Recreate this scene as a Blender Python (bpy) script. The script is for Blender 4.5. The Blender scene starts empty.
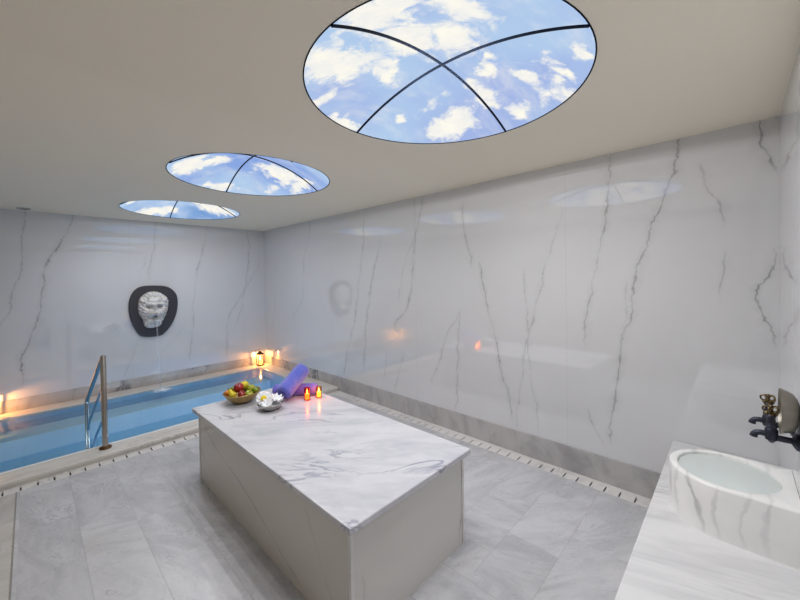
import bpy, bmesh, math, random
from mathutils import Vector, Matrix, Quaternion
random.seed(7)
S = bpy.context.scene
C = S.collection
PI = math.pi
H = 2.494            # ceiling height
XL, XR = -0.50, 3.008
YF, YB = -0.185, 6.336

# ------------------------------------------------------------------ node helpers
class NT:
    def __init__(self, name):
        self.m = bpy.data.materials.new(name); self.m.use_nodes = True
        self.t = self.m.node_tree; self.t.nodes.clear()
        self.out = self.t.nodes.new('ShaderNodeOutputMaterial')
    def n(self, typ, **kw):
        nd = self.t.nodes.new(typ)
        for k, v in kw.items(): setattr(nd, k, v)
        return nd
    def put(self, sock, v):
        if v is None: return
        if hasattr(v, 'is_output'): self.t.links.new(v, sock)
        else: sock.default_value = v
    def math(self, op, a, b=None, c=None, clamp=False):
        nd = self.n('ShaderNodeMath', operation=op, use_clamp=clamp)
        for i, v in enumerate((a, b, c)): self.put(nd.inputs[i], v)
        return nd.outputs[0]
    def vmath(self, op, a, b=None, out=0):
        nd = self.n('ShaderNodeVectorMath', operation=op)
        self.put(nd.inputs[0], a); self.put(nd.inputs[1], b)
        return nd.outputs[out]
    def smooth(self, v, a, b, lo=0.0, hi=1.0):
        nd = self.n('ShaderNodeMapRange', interpolation_type='SMOOTHSTEP')
        self.put(nd.inputs[0], v)
        for i, q in enumerate((a, b, lo, hi)): self.put(nd.inputs[i+1], q)
        return nd.outputs[0]
    def noise(self, vec, scale, detail=4, rough=.55, dist=0.0, out=0):
        nd = self.n('ShaderNodeTexNoise'); self.put(nd.inputs['Vector'], vec)
        nd.inputs['Scale'].default_value = scale; nd.inputs['Detail'].default_value = detail
        nd.inputs['Roughness'].default_value = rough; nd.inputs['Distortion'].default_value = dist
        return nd.outputs[out]
    def mix(self, f, a, b):
        nd = self.n('ShaderNodeMix', data_type='RGBA')
        self.put(nd.inputs[0], f); self.put(nd.inputs[6], a); self.put(nd.inputs[7], b)
        return nd.outputs[2]
    def coord(self, scale=None, rot=None):
        o = self.n('ShaderNodeTexCoord').outputs['Object']
        if scale or rot:
            if rot:
                mp = self.n('ShaderNodeMapping'); self.put(mp.inputs[0], o)
                mp.inputs['Rotation'].default_value = rot; o = mp.outputs[0]
            if scale: o = self.vmath('MULTIPLY', o, scale)
            return o
        return o
    def sep(self, v):
        nd = self.n('ShaderNodeSeparateXYZ'); self.put(nd.inputs[0], v); return nd.outputs
    def comb(self, x, y, z):
        nd = self.n('ShaderNodeCombineXYZ')
        for i, v in enumerate((x, y, z)): self.put(nd.inputs[i], v)
        return nd.outputs[0]
    def bsdf(self, col, rough=.5, metal=0.0, ior=1.5, normal=None, **kw):
        b = self.n('ShaderNodeBsdfPrincipled')
        self.put(b.inputs['Base Color'], col); self.put(b.inputs['Roughness'], rough)
        b.inputs['Metallic'].default_value = metal; b.inputs['IOR'].default_value = ior
        self.put(b.inputs['Normal'], normal)
        for k, v in kw.items(): self.put(b.inputs[k.replace('_', ' ')], v)
        self.t.links.new(b.outputs[0], self.out.inputs[0]); return b
    def bump(self, h, strength=.2, dist=.01):
        nd = self.n('ShaderNodeBump'); self.put(nd.inputs['Height'], h)
        nd.inputs['Strength'].default_value = strength; nd.inputs['Distance'].default_value = dist
        return nd.outputs[0]

def c4(r, g, b): return (r, g, b, 1)
def srgb(r, g, b):
    f = lambda x: (x/255/12.92) if x/255 <= .04045 else ((x/255+.055)/1.055)**2.4
    return (f(r), f(g), f(b), 1)

def simple(name, col, rough=.5, metal=0.0, grain=0.06, gscale=30, **kw):
    k = NT(name); v = k.coord()
    nz = k.noise(v, gscale, 3)
    dark = tuple(c*(1-grain*2) for c in col[:3]) + (1,)
    lite = tuple(min(1, c*(1+grain)) for c in col[:3]) + (1,)
    k.bsdf(k.mix(nz, dark, lite), rough, metal, **kw)
    return k.m

def veined_wall(name, veins, axis, base, rough=0.0, ior=2.2, dark=(92, 94, 98), joints=True, wide=1.0, wobble=1.0):
    """polished white slab wall; each vein is an offset curve u(v) along the wall"""
    k = NT(name); v = k.coord(); s = k.sep(v)
    u = s[axis]; z = s[2]
    wob = k.math('MULTIPLY', k.math('SUBTRACT', k.noise(v, 5.0, 3), .5), .10*wobble)
    wob2 = k.math('MULTIPLY', k.math('SUBTRACT', k.noise(v, 38.0, 3), .5), .030*wobble)
    uw = k.math('ADD', u, k.math('ADD', wob, wob2))
    un = k.math('DIVIDE', k.math('ADD', uw, 1.0), 8.0)
    vn = k.math('DIVIDE', z, 2.6)
    wn = k.smooth(k.noise(k.vmath('ADD', v, (3.1, 7.7, 1.3)), 9.0, 3), .3, .72, .4, 1.5)
    brk = k.smooth(k.noise(k.vmath('ADD', v, (9.1, 2.7, 5.3)), 4.5, 3), .28, .6, .25, 1.0)
    acc = None
    for st, pts in veins:
        fc = k.n('ShaderNodeFloatCurve')
        pts = sorted([(max(0, z_), u_) for u_, z_ in pts])
        cu = fc.mapping.curves[0]
        ps = [(z_/2.6, (u_+1)/8) for z_, u_ in pts]
        full = [(0.0, ps[0][1])] + [q for q in ps if .004 < q[0] < .996] + [(1.0, ps[-1][1])]
        cu.points[0].location = full[0]; cu.points[-1].location = full[-1]
        for q in full[1:-1]: cu.points.new(*q)
        for q in cu.points: q.handle_type = 'AUTO_CLAMPED'
        fc.mapping.update()
        k.put(fc.inputs['Value'], vn)
        d = k.math('MULTIPLY', k.math('ABSOLUTE', k.math('SUBTRACT', un, fc.outputs[0])), 8.0)
        wd = (.0045 + .0055*st)*wide
        dn = k.math('DIVIDE', d, wn)
        core = k.smooth(dn, wd*1.2, wd*.1, 0.0, .60*st+.05)
        halo = k.smooth(dn, wd*6.5, 0.0, 0.0, .13*st)
        line = k.math('MAXIMUM', core, halo)
        lo = pts[0][0]; hi = pts[-1][0]
        m = k.math('MULTIPLY', k.smooth(z, lo-.04, lo+.10), k.smooth(z, hi+.04, hi-.10) if hi < 2.42 else 1.0)
        line = k.math('MULTIPLY', line, m)
        acc = line if acc is None else k.math('MAXIMUM', acc, line)
    acc = k.math('MULTIPLY', acc, brk, clamp=True)
    # thin, nearly invisible slab joints
    jt = k.math('PINGPONG', k.math('ADD', u, .62), .81)
    joint = k.smooth(jt, .0035, .0012, 0.0, .12 if joints else 0.0)
    acc = k.math('MAXIMUM', acc, joint)
    cloud = k.smooth(k.noise(v, 1.1, 4), .35, .7)
    b2 = tuple(c*.965 for c in base[:3]) + (1,)
    col = k.mix(acc, k.mix(cloud, base, b2), srgb(*dark))
    k.bsdf(col, rough, ior=ior)
    return k.m

def marble(name, base, vein, scale=2.0, stretch=(1, 1, 1), rot=(0, 0, 0), amount=.6, rough=.2, thin=.05, ior=1.5, warm=None, dist=1.5):
    k = NT(name); v = k.coord(stretch, rot)
    big = k.smooth(k.noise(v, scale, 7, .66, dist*.8), .40, .72)
    r = k.math('ABSOLUTE', k.math('SUBTRACT', k.noise(v, scale*.9, 5, .58, dist*1.2), .5))
    line = k.smooth(r, thin, .0)
    gate = k.smooth(k.noise(v, scale*.55, 2), .45, .65)
    line = k.math('MULTIPLY', line, gate)
    f = k.math('MAXIMUM', k.math('MULTIPLY', big, amount*.5), k.math('MULTIPLY', line, amount), clamp=True)
    fine = k.math('MULTIPLY', k.noise(v, scale*14, 3), .10)
    f = k.math('ADD', f, fine, clamp=True)
    col = k.mix(f, base, vein)
    if warm:
        col = k.mix(k.smooth(k.noise(v, scale*.7, 3), .62, .78, 0, .6), col, warm)
    k.bsdf(col, rough, ior=ior)
    return k.m

# ------------------------------------------------------------------ mesh helpers
def obj(name, bm, mat, parent=None, smooth=None, bevel=0, seg=2):
    me = bpy.data.meshes.new(name)
    bmesh.ops.recalc_face_normals(bm, faces=bm.faces)
    bm.to_mesh(me); bm.free()
    me.materials.append(mat)
    o = bpy.data.objects.new(name, me); C.objects.link(o)
    if parent is not None: o.parent = parent
    if smooth is not None:
        me.shade_smooth()
        me.set_sharp_from_angle(angle=math.radians(smooth))
    if bevel:
        b = o.modifiers.new('bevel', 'BEVEL'); b.width = bevel; b.segments = seg; b.limit_method = 'ANGLE'; b.angle_limit = .7
    return o
def thing(name, label, cat, loc=(0, 0, 0), rz=0, group=None):
    o = bpy.data.objects.new(name, None); C.objects.link(o)
    o.empty_display_size = .05
    o.location = loc; o.rotation_euler = (0, 0, rz)
    return tag(o, label, cat, group)
def tag(o, label, cat, group=None, kind=None):
    o['label'] = label; o['category'] = cat
    if group: o['group'] = group
    if kind: o['kind'] = kind
    return o
def struct(o, label=None, cat=None):
    o['kind'] = 'structure'
    if label: o['label'] = label; o['category'] = cat
    return o
def dup(root, loc, rz=None, label=None):
    r = root.copy(); C.objects.link(r); r.location = loc
    if rz is not None: r.rotation_euler = (0, 0, rz)
    if label: r['label'] = label
    for ch in list(root.children):
        c = ch.copy(); C.objects.link(c); c.parent = r
        for g in list(ch.children):
            d = g.copy(); C.objects.link(d); d.parent = c
    return r
def box(bm, x0, x1, y0, y1, z0, z1):
    vs = [bm.verts.new((x, y, z)) for z in (z0, z1) for y in (y0, y1) for x in (x0, x1)]
    for f in ((0, 1, 3, 2), (4, 6, 7, 5), (0, 4, 5, 1), (2, 3, 7, 6), (0, 2, 6, 4), (1, 5, 7, 3)):
        bm.faces.new([vs[i] for i in f])
    return bm
def B(*a): return box(bmesh.new(), *a)
def rings(bm, rs, cap0=True, cap1=True, closed=False):
    L = [[bm.verts.new(p) for p in r] for r in rs]
    n = len(L[0])
    for a, b in zip(L, L[1:] + ([L[0]] if closed else [])):
        for i in range(n):
            bm.faces.new((a[i], a[(i+1) % n], b[(i+1) % n], b[i]))
    if not closed:
        if cap0: bm.faces.new(L[0])
        if cap1: bm.faces.new(L[-1])
    return bm
def lathe(bm, prof, n=32, M=None, cap0=True, cap1=True, sq=None):
    rs = []
    for r, z in prof:
        ring = []
        for i in range(n):
            a = 2*PI*i/n
            k = 1 if sq is None else sq(a, z)
            p = Vector((r*k*math.cos(a), r*k*math.sin(a), z))
            ring.append(M @ p if M else p)
        rs.append(ring)
    return rings(bm, rs, cap0, cap1)
def tube(bm, path, rad, n=12, caps=True):
    path = [Vector(p) for p in path]
    rs = []; up = None
    for i, p in enumerate(path):
        t = (path[min(i+1, len(path)-1)] - path[max(i-1, 0)]).normalized()
        if up is None: up = t.orthogonal().normalized()
        else: up = (up - t*up.dot(t)).normalized()
        w = t.cross(up)
        r = rad[i] if isinstance(rad, (list, tuple)) else rad
        rs.append([p + (up*math.cos(2*PI*j/n) + w*math.sin(2*PI*j/n))*r for j in range(n)])
    return rings(bm, rs, caps, caps)
def round_path(pts, r=.04, n=6):
    pts = [Vector(p) for p in pts]; out = [pts[0]]
    for a, b, c in zip(pts, pts[1:], pts[2:]):
        d0 = (a-b).normalized(); d1 = (c-b).normalized()
        rr = min(r, (a-b).length*.45, (c-b).length*.45)
        p0 = b+d0*rr; p1 = b+d1*rr
        for i in range(n+1):
            t = i/n; out.append(p0*(1-t)**2 + b*2*t*(1-t) + p1*t*t)
    out.append(pts[-1]); return out
def ball(bm, c, r, sx=1, sy=1, sz=1, u=16, v=10, M=None):
    mm = Matrix.Translation(c) @ (M or Matrix()) @ Matrix.Diagonal((r*sx, r*sy, r*sz, 1))
    bmesh.ops.create_uvsphere(bm, u_segments=u, v_segments=v, radius=1, matrix=mm)
    return bm
def frame_z(d):
    return Vector(d).to_track_quat('Z', 'Y').to_matrix().to_4x4()

# ------------------------------------------------------------------ materials
RV = [(0.5, [(4.77, 2.45), (4.96, 1.9), (5.04, 1.26), (5.34, 0.92)]),
(0.4, [(5.98, 1.45), (5.95, 1.02), (6.09, 0.65)]),
(0.7, [(3.49, 2.4), (3.61, 1.57), (3.73, 1.03), (3.96, 0.23)]),
(0.7, [(3.19, 2.12), (3.37, 1.52), (3.49, 0.89), (3.55, 0.36)]),
(0.4, [(2.62, 2.51), (2.62, 2.15), (2.76, 1.8), (2.9, 1.28)]),
(0.8, [(2.48, 2.51), (2.6, 2.11), (2.69, 1.47), (2.76, 1.24), (2.98, 0.97)]),
(0.6, [(2.83, 0.74), (2.92, 0.42), (2.97, 0.22)]),
(0.4, [(3.12, 0.68), (3.17, 0.3)]),
(0.6, [(1.99, 2.34), (1.96, 2.04), (1.89, 1.68)]),
(0.9, [(1.8, 1.73), (1.74, 1.48), (1.7, 1.25), (1.63, 1.0), (1.58, 0.7), (1.48, 0.28)]),
(0.6, [(2.04, 1.28), (2.18, 1.02), (2.29, 0.71), (2.41, 0.43)]),
(0.6, [(2.04, 1.24), (2.06, 0.74), (2.09, 0.22)]),
(0.3, [(5.15, 0.77), (5.26, 0.39)]),
(0.6, [(1.02, 2.13), (1.07, 1.99), (1.17, 1.67), (1.26, 1.26), (1.32, 1.05), (1.39, 0.66), (1.44, 0.22)]),
(0.5, [(1.35, 1.65), (1.32, 1.26), (1.31, 0.84), (1.27, 0.53), (1.25, 0.22)]),
(0.7, [(0.68, 2.49), (0.69, 2.11), (0.76, 1.75), (0.82, 1.43), (0.86, 1.03)]),
(0.9, [(0.28, 2.49), (0.31, 2.25), (0.36, 2.1), (0.43, 1.9), (0.49, 1.69), (0.56, 1.3), (0.62, 1.03), (0.66, 0.67), (0.69, 0.3)]),
(0.4, [(0.57, 1.57), (0.6, 1.21), (0.62, 0.9)]),
(0.95, [(0.16, 2.3), (0.12, 2.12), (0.08, 2.04), (0.05, 1.9)]),
(0.5, [(0.04, 1.75), (0.07, 1.41)]),
(0.5, [(0.85, 0.55), (0.8, 0.4), (0.74, 0.28)]),
(1, [(-0.18, 1.73), (-0.15, 1.61), (-0.1, 1.47), (-0.12, 1.31), (-0.16, 1.19), (-0.17, 1.15)]),
(1, [(-0.1, 2.48), (-0.1, 2.38), (-0.14, 2.28), (-0.17, 2.17)])]
BV = [(0.6, [(-0.01, 2.47), (-0.06, 2.1), (-0.06, 1.84), (-0.13, 1.54), (-0.17, 1.29), (-0.24, 1.07)]),
(1, [(0.4, 2.46), (0.28, 2.12), (0.14, 1.8), (0.11, 1.49), (0.05, 1.14), (-0.01, 0.89), (-0.08, 0.68), (-0.08, 0.34)]),
(0.5, [(1.33, 2.44), (1.3, 2.12), (1.22, 1.6)]),
(0.3, [(1.21, 2.02), (1.1, 1.6)]),
(0.5, [(1.06, 0.73), (0.99, 0.44), (0.9, 0.2)]),
(0.3, [(0.94, 1.0), (0.82, 0.82)]),
(0.6, [(2.04, 2.48), (1.92, 1.93), (1.83, 1.42), (1.8, 0.97), (1.76, 0.3)]),
(0.6, [(2.72, 2.45), (2.66, 1.51), (2.58, 1.32), (2.39, 1.03), (2.33, 0.79), (2.32, 0.25)]),
(0.5, [(2.91, 2.01), (2.64, 1.38), (2.51, 0.9), (2.42, 0.72)]),
(0.3, [(1.7, 0.98), (1.59, 0.77), (1.31, 0.38)])]
WALLC = (.635, .642, .662, 1)
M_right = veined_wall('polished slab long wall', RV, 1, WALLC)
M_back = veined_wall('polished slab pool wall', BV, 0, WALLC)
M_plainwall = veined_wall('polished slab plain wall', [(.5, [(1.2, 2.4), (1.0, 1.4), (1.1, .8)])], 0, WALLC)
M_plainwall_side = simple('beige brown side wall plaster', c4(.40, .36, .30), .8)
M_panel_x = veined_wall('polished slab block side', [(1.0, [(3.0, .50), (2.88, .407), (2.30, .261), (1.95, .15), (1.5, .0)]), (.8, [(3.1, .30), (3.06, .217), (2.5, .12), (2.0, .0)]), (.4, [(1.55, .5), (1.45, .3), (1.3, .05)])], 1, (.60, .575, .535, 1), .12, 1.5, (100, 96, 90), False)
M_panel_y = veined_wall('polished slab block end', [(.6, [(1.78, .42), (1.765, .2), (1.72, .02)]), (.5, [(.99, .3), (.975, .1)])], 0, (.66, .65, .62, 1), .12, 1.5, (100, 98, 94), False)

k = NT('warm white ceiling paint'); v = k.coord()
k.bsdf(k.mix(k.noise(v, 60, 2), c4(.81, .755, .635), c4(.84, .785, .66)), .8)
M_ceil = k.m

def tile_floor():
    k = NT('grey marble floor tiles'); v = k.coord(); s = k.sep(v)
    x, y = s[0], s[1]
    def layout(a, b, wa, lb, off):
        row = k.math('FLOOR', k.math('DIVIDE', a, wa))
        sh = k.math('MULTIPLY', k.math('FRACT', k.math('MULTIPLY', row, .377)), lb)
        bb = k.math('DIVIDE', k.math('ADD', k.math('ADD', b, sh), off), lb)
        col = k.math('FLOOR', bb)
        da = k.math('MULTIPLY', k.math('PINGPONG', k.math('DIVIDE', a, wa), .5), 2*wa*.5)
        db = k.math('MULTIPLY', k.math('PINGPONG', bb, .5), lb)
        return row, col, k.math('MINIMUM', da, db)
    r1, c1, d1 = layout(k.math('ADD', x, .082), y, .2735, .55, .53)
    r2, c2, d2 = layout(k.math('ADD', y, .17), x, .30, .58, .22)
    sel = k.math('GREATER_THAN', x, 1.62)
    mixf = lambda a, b: k.math('ADD', k.math('MULTIPLY', a, k.math('SUBTRACT', 1.0, sel)), k.math('MULTIPLY', b, sel))
    row, col, d = mixf(r1, r2), mixf(c1, c2), mixf(d1, d2)
    d = k.math('ADD', d, k.math('MULTIPLY', k.math('LESS_THAN', x, -.05), .01))
    wn = k.n('ShaderNodeTexWhiteNoise', noise_dimensions='3D')
    k.put(wn.inputs['Vector'], k.comb(row, col, sel))
    rnd = wn.outputs['Color']; rv = wn.outputs['Value']
    off = k.vmath('SCALE', rnd, None); k.t.nodes[-1].inputs['Scale'].default_value = 14.0
    ang = k.n('ShaderNodeVectorRotate', rotation_type='Z_AXIS')
    k.put(ang.inputs['Vector'], v); k.put(ang.inputs['Angle'], k.math('ADD', k.math('MULTIPLY', rv, 1.6), .2))
    st = k.vmath('MULTIPLY', ang.outputs[0], (1.0, 3.2, 1.0))
    p = k.vmath('ADD', st, off)
    big = k.smooth(k.noise(p, 2.1, 7, .66, 1.0), .34, .72)
    rr = k.math('ABSOLUTE', k.math('SUBTRACT', k.noise(p, 2.4, 5, .6, 2.0), .5))
    line = k.math('MULTIPLY', k.smooth(rr, .035, 0.0), k.smooth(k.noise(p, 1.4, 2), .5, .62))
    mott = k.noise(v, 30, 4, .7)
    f = k.math('MAXIMUM', k.math('MULTIPLY', big, .45), k.math('MULTIPLY', line, .5))
    f = k.math('ADD', f, k.math('MULTIPLY', k.math('SUBTRACT', mott, .5), .30), clamp=True)
    f = k.math('ADD', f, k.math('MULTIPLY', k.math('SUBTRACT', rv, .5), .16), clamp=True)
    col = k.mix(f, srgb(196, 196, 200), srgb(132, 134, 141))
    stain = k.smooth(k.noise(k.vmath('ADD', v, (4.0, 1.0, 0)), 1.7, 4), .64, .8, 0, .35)
    col = k.mix(stain, col, srgb(190, 180, 155))
    col = k.mix(k.smooth(d, .003, .001, 0, .42), col, srgb(150, 148, 145))
    col = k.mix(k.smooth(k.math('ABSOLUTE', k.math('ADD', x, .104)), .006, .003, 0, .7), col, srgb(96, 94, 90))
    col = k.mix(k.smooth(x, -.100, -.108, 0, .22), col, srgb(196, 186, 150))
    k.bsdf(col, k.smooth(mott, .2, .8, .24, .38), normal=k.bump(k.smooth(d, .004, .001, 1, 0), .15, .002))
    return k.m
M_floor = tile_floor()
M_lid = marble('white slab marble', srgb(209, 209, 214), srgb(132, 135, 154), 2.6, (.55, 1.7, 1), (0, 0, .8), .78, .2, .03, dist=.7)
M_counter = marble('white counter marble', srgb(220, 220, 221), srgb(130, 130, 137), 1.8, (3.8, .6, 1), (0, 0, -.3), .62, .2, .03)
M_basin = veined_wall('white basin marble', [(1.0, [(.075, .0), (.085, .09), (.115, .21), (.13, .26)]), (.55, [(.02, 0), (.03, .10), (.02, .26)]), (.5, [(.165, .0), (.175, .12), (.155, .26)]),
    (.45, [(-.06, .0), (-.05, .10), (-.075, .26)]), (.7, [(-.13, .0), (-.12, .12), (-.14, .26)]), (.35, [(.20, .05), (.19, .26)])], 1, srgb(236, 236, 235), .14, 1.5, (150, 150, 155), False, 1.7, .55)
M_skirt = marble('grey skirting marble', srgb(182, 180, 180), srgb(110, 110, 116), 3.0, (1, 1, .5), (.25, 0, 0), .95, .22, .06, warm=srgb(186, 178, 166))
M_coping = marble('beige grey coping marble', srgb(214, 210, 204), srgb(158, 153, 148), 2.4, (1, 2.5, 1), (0, 0, .1), .42, .25, .06, warm=srgb(190, 172, 138))
M_edge_glint = simple('white pool edge glint', srgb(232, 234, 234), .25, 0, .04, 20)
M_border = marble('pale border marble', srgb(222, 220, 218), srgb(150, 150, 156), 3.5, (1, 1, 1), (0, 0, 0), .5, .28, .04)
M_slot = simple('dark drain channel', c4(.03, .03, .032), .6)
M_steel = simple('brushed stainless steel', srgb(178, 172, 165), .22, 1.0, .08, 60)
M_plaque = simple('charcoal stone', srgb(52, 52, 60), .42, 0, .12, 70)
k = NT('carved white marble'); v = k.coord()
k.bsdf(k.mix(k.smooth(k.noise(v, 16, 5), .35, .72), srgb(232, 230, 228), srgb(178, 177, 178)), .42)
M_lion = k.m
M_iron = simple('blue black cast iron', srgb(62, 64, 76), .42, .85, .15, 50)
M_brass = simple('antique brass', srgb(138, 122, 92), .3, 1.0, .5, 140)
k = NT('dull tinned metal'); v = k.coord()
k.bsdf(k.mix(k.noise(v, 25, 4, .7), srgb(122, 116, 106), srgb(160, 154, 143)), .38, .9, normal=k.bump(k.noise(v, 90, 3), .25, .003))
M_tin = k.m
M_silver = simple('brushed silver', srgb(190, 188, 184), .28, 1.0, .1, 60)
k = NT('hammered golden brass'); v = k.coord()
k.bsdf(k.mix(k.noise(v, 40, 3), srgb(146, 118, 74), srgb(200, 170, 112)), .38, .75, normal=k.bump(k.noise(v, 120, 2), .4, .004))
M_gold = k.m
k = NT('violet blue terry cloth'); v = k.coord()
fz = k.noise(v, 220, 3, .7)
k.bsdf(k.mix(k.smooth(k.noise(v, 9, 3), .35, .7), srgb(84, 96, 190), srgb(112, 108, 200)), .9, normal=k.bump(fz, .7, .004), Sheen_Weight=.4)
M_towel = k.m
k = NT('violet terry cloth'); v = k.coord()
fz = k.noise(v, 220, 3, .7)
k.bsdf(k.mix(k.smooth(k.noise(v, 9, 3), .35, .7), srgb(92, 88, 186), srgb(122, 104, 196)), .9, normal=k.bump(fz, .7, .004), Sheen_Weight=.4)
M_towel2 = k.m
M_petal = simple('white petal', srgb(246, 244, 246), .6, 0, .03, 40, Subsurface_Weight=.15)
M_pollen = simple('yellow flower heart', srgb(235, 205, 30), .7, 0, .15, 160)
M_leaf = simple('dark green leaf', srgb(58, 66, 56), .5, 0, .15, 60)
def fruit(name, a, b, sc=14, rough=.32):
    k = NT(name); v = k.coord()
    k.bsdf(k.mix(k.smooth(k.noise(v, sc, 3), .35, .68), a, b), rough); return k.m
M_red = fruit('red apple skin', srgb(120, 16, 24), srgb(168, 44, 40))
M_green = fruit('green apple skin', srgb(128, 140, 30), srgb(182, 180, 58))
M_yellow = fruit('yellow pear skin', srgb(226, 204, 40), srgb(200, 180, 40))
M_orange = fruit('orange peel', srgb(214, 120, 36), srgb(228, 146, 52), 40, .45)
M_lime = fruit('lime skin', srgb(96, 120, 30), srgb(140, 150, 44))
M_stem = simple('brown stem', srgb(80, 58, 36), .7)
M_dark = simple('dark bronze lantern metal', srgb(96, 70, 44), .45, .8)
M_wax = NT('glowing candle wax')
kk = M_wax; kk.bsdf(c4(.9, .55, .2), .6, Emission_Color=c4(1.0, .42, .06), Emission_Strength=4.0); M_wax = kk.m
kk = NT('candle flame'); e = kk.n('ShaderNodeEmission'); e.inputs[0].default_value = c4(1.0, .62, .16); e.inputs[1].default_value = 14.0
kk.t.links.new(e.outputs[0], kk.out.inputs[0]); M_flame = kk.m
def glassmat(name, tint, rough=.03, ior=1.18):
    k = NT(name)
    tr = k.n('ShaderNodeBsdfTransparent'); tr.inputs[0].default_value = tint
    gl = k.n('ShaderNodeBsdfGlossy'); gl.inputs['Roughness'].default_value = rough
    fr = k.n('ShaderNodeFresnel'); fr.inputs[0].default_value = ior
    mx = k.n('ShaderNodeMixShader'); k.put(mx.inputs[0], fr.outputs[0])
    k.t.links.new(tr.outputs[0], mx.inputs[1]); k.t.links.new(gl.outputs[0], mx.inputs[2])
    k.t.links.new(mx.outputs[0], k.out.inputs[0]); return k.m
M_redglass = glassmat('red candle glass', c4(1.0, .50, .40))
M_ambglass = glassmat('pink amber candle glass', c4(1.0, .72, .56))
M_clear = glassmat('clear lantern glass', c4(.97, .96, .94))

def watermat(name, tint, scale, strength, stretch=(1, 1, 1), pale_reflection=0.0):
    k = NT(name); v = k.coord(stretch)
    bmp = k.bump(k.noise(v, scale, 3, .5), strength, .02)
    tr = k.n('ShaderNodeBsdfTransparent'); tr.inputs[0].default_value = tint
    gl = k.n('ShaderNodeBsdfGlossy'); gl.inputs['Roughness'].default_value = .06; k.put(gl.inputs['Normal'], bmp)
    fr = k.n('ShaderNodeFresnel'); fr.inputs[0].default_value = 1.33; k.put(fr.inputs['Normal'], bmp)
    mx = k.n('ShaderNodeMixShader'); k.put(mx.inputs[0], fr.outputs[0])
    body = tr.outputs[0]
    if pale_reflection:
        df = k.n('ShaderNodeBsdfDiffuse'); df.inputs[0].default_value = c4(.88, .95, .94)  # pale diffuse layer painted in for the wall reflected on the water
        mk = k.n('ShaderNodeMixShader'); mk.inputs[0].default_value = pale_reflection
        k.t.links.new(tr.outputs[0], mk.inputs[1]); k.t.links.new(df.outputs[0], mk.inputs[2]); body = mk.outputs[0]
    k.t.links.new(body, mx.inputs[1]); k.t.links.new(gl.outputs[0], mx.inputs[2])
    k.t.links.new(mx.outputs[0], k.out.inputs[0]); return k.m
M_water = watermat('clear blue pool water', c4(.84, .955, .99), 7, .05, (.5, 1.6, 1))
M_bwater = watermat('pale green basin water', c4(.93, .985, .975), 10, .06, pale_reflection=.62)
k = NT('falling water'); tr = k.n('ShaderNodeBsdfTransparent'); tr.inputs[0].default_value = c4(.95, .97, 1)
gl = k.n('ShaderNodeBsdfPrincipled'); gl.inputs['Base Color'].default_value = c4(.9, .92, .95); gl.inputs['Roughness'].default_value = .15
mx = k.n('ShaderNodeMixShader'); k.put(mx.inputs[0], k.smooth(k.noise(k.coord((30, 30, 2)), 1.5, 3), .3, .7, .02, .20))
k.t.links.new(tr.outputs[0], mx.inputs[1]); k.t.links.new(gl.outputs[0], mx.inputs[2]); k.t.links.new(mx.outputs[0], k.out.inputs[0])
M_stream = k.m
k = NT('white water foam'); tr = k.n('ShaderNodeBsdfTransparent')
gl = k.n('ShaderNodeBsdfDiffuse'); gl.inputs[0].default_value = c4(.92, .95, .98)
v = k.coord(); dd = k.vmath('LENGTH', v, out=1)
mx = k.n('ShaderNodeMixShader'); k.put(mx.inputs[0], k.math('MULTIPLY', k.smooth(dd, .17, .01), k.smooth(k.noise(v, 14, 3), .25, .7, .35, 1.0)))
k.t.links.new(tr.outputs[0], mx.inputs[1]); k.t.links.new(gl.outputs[0], mx.inputs[2]); k.t.links.new(mx.outputs[0], k.out.inputs[0])
M_foam = k.m
def pooltile(name, col, lite):
    k = NT(name); v = k.coord()
    br = k.n('ShaderNodeTexBrick'); k.put(br.inputs['Vector'], v)
    br.offset = 0; br.inputs['Scale'].default_value = 1; br.inputs['Brick Width'].default_value = .05; br.inputs['Row Height'].default_value = .05
    br.inputs['Mortar Size'].default_value = .003
    br.inputs['Color1'].default_value = col; br.inputs['Color2'].default_value = lite; br.inputs['Mortar'].default_value = lite
    k.bsdf(k.mix(.5, br.outputs[0], col), .3); return k.m
M_pool = pooltile('blue pool mosaic', c4(.20, .52, .82), c4(.26, .58, .86))
M_pool2 = pooltile('pale blue pool mosaic', c4(.56, .78, .93), c4(.64, .83, .95))

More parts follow.
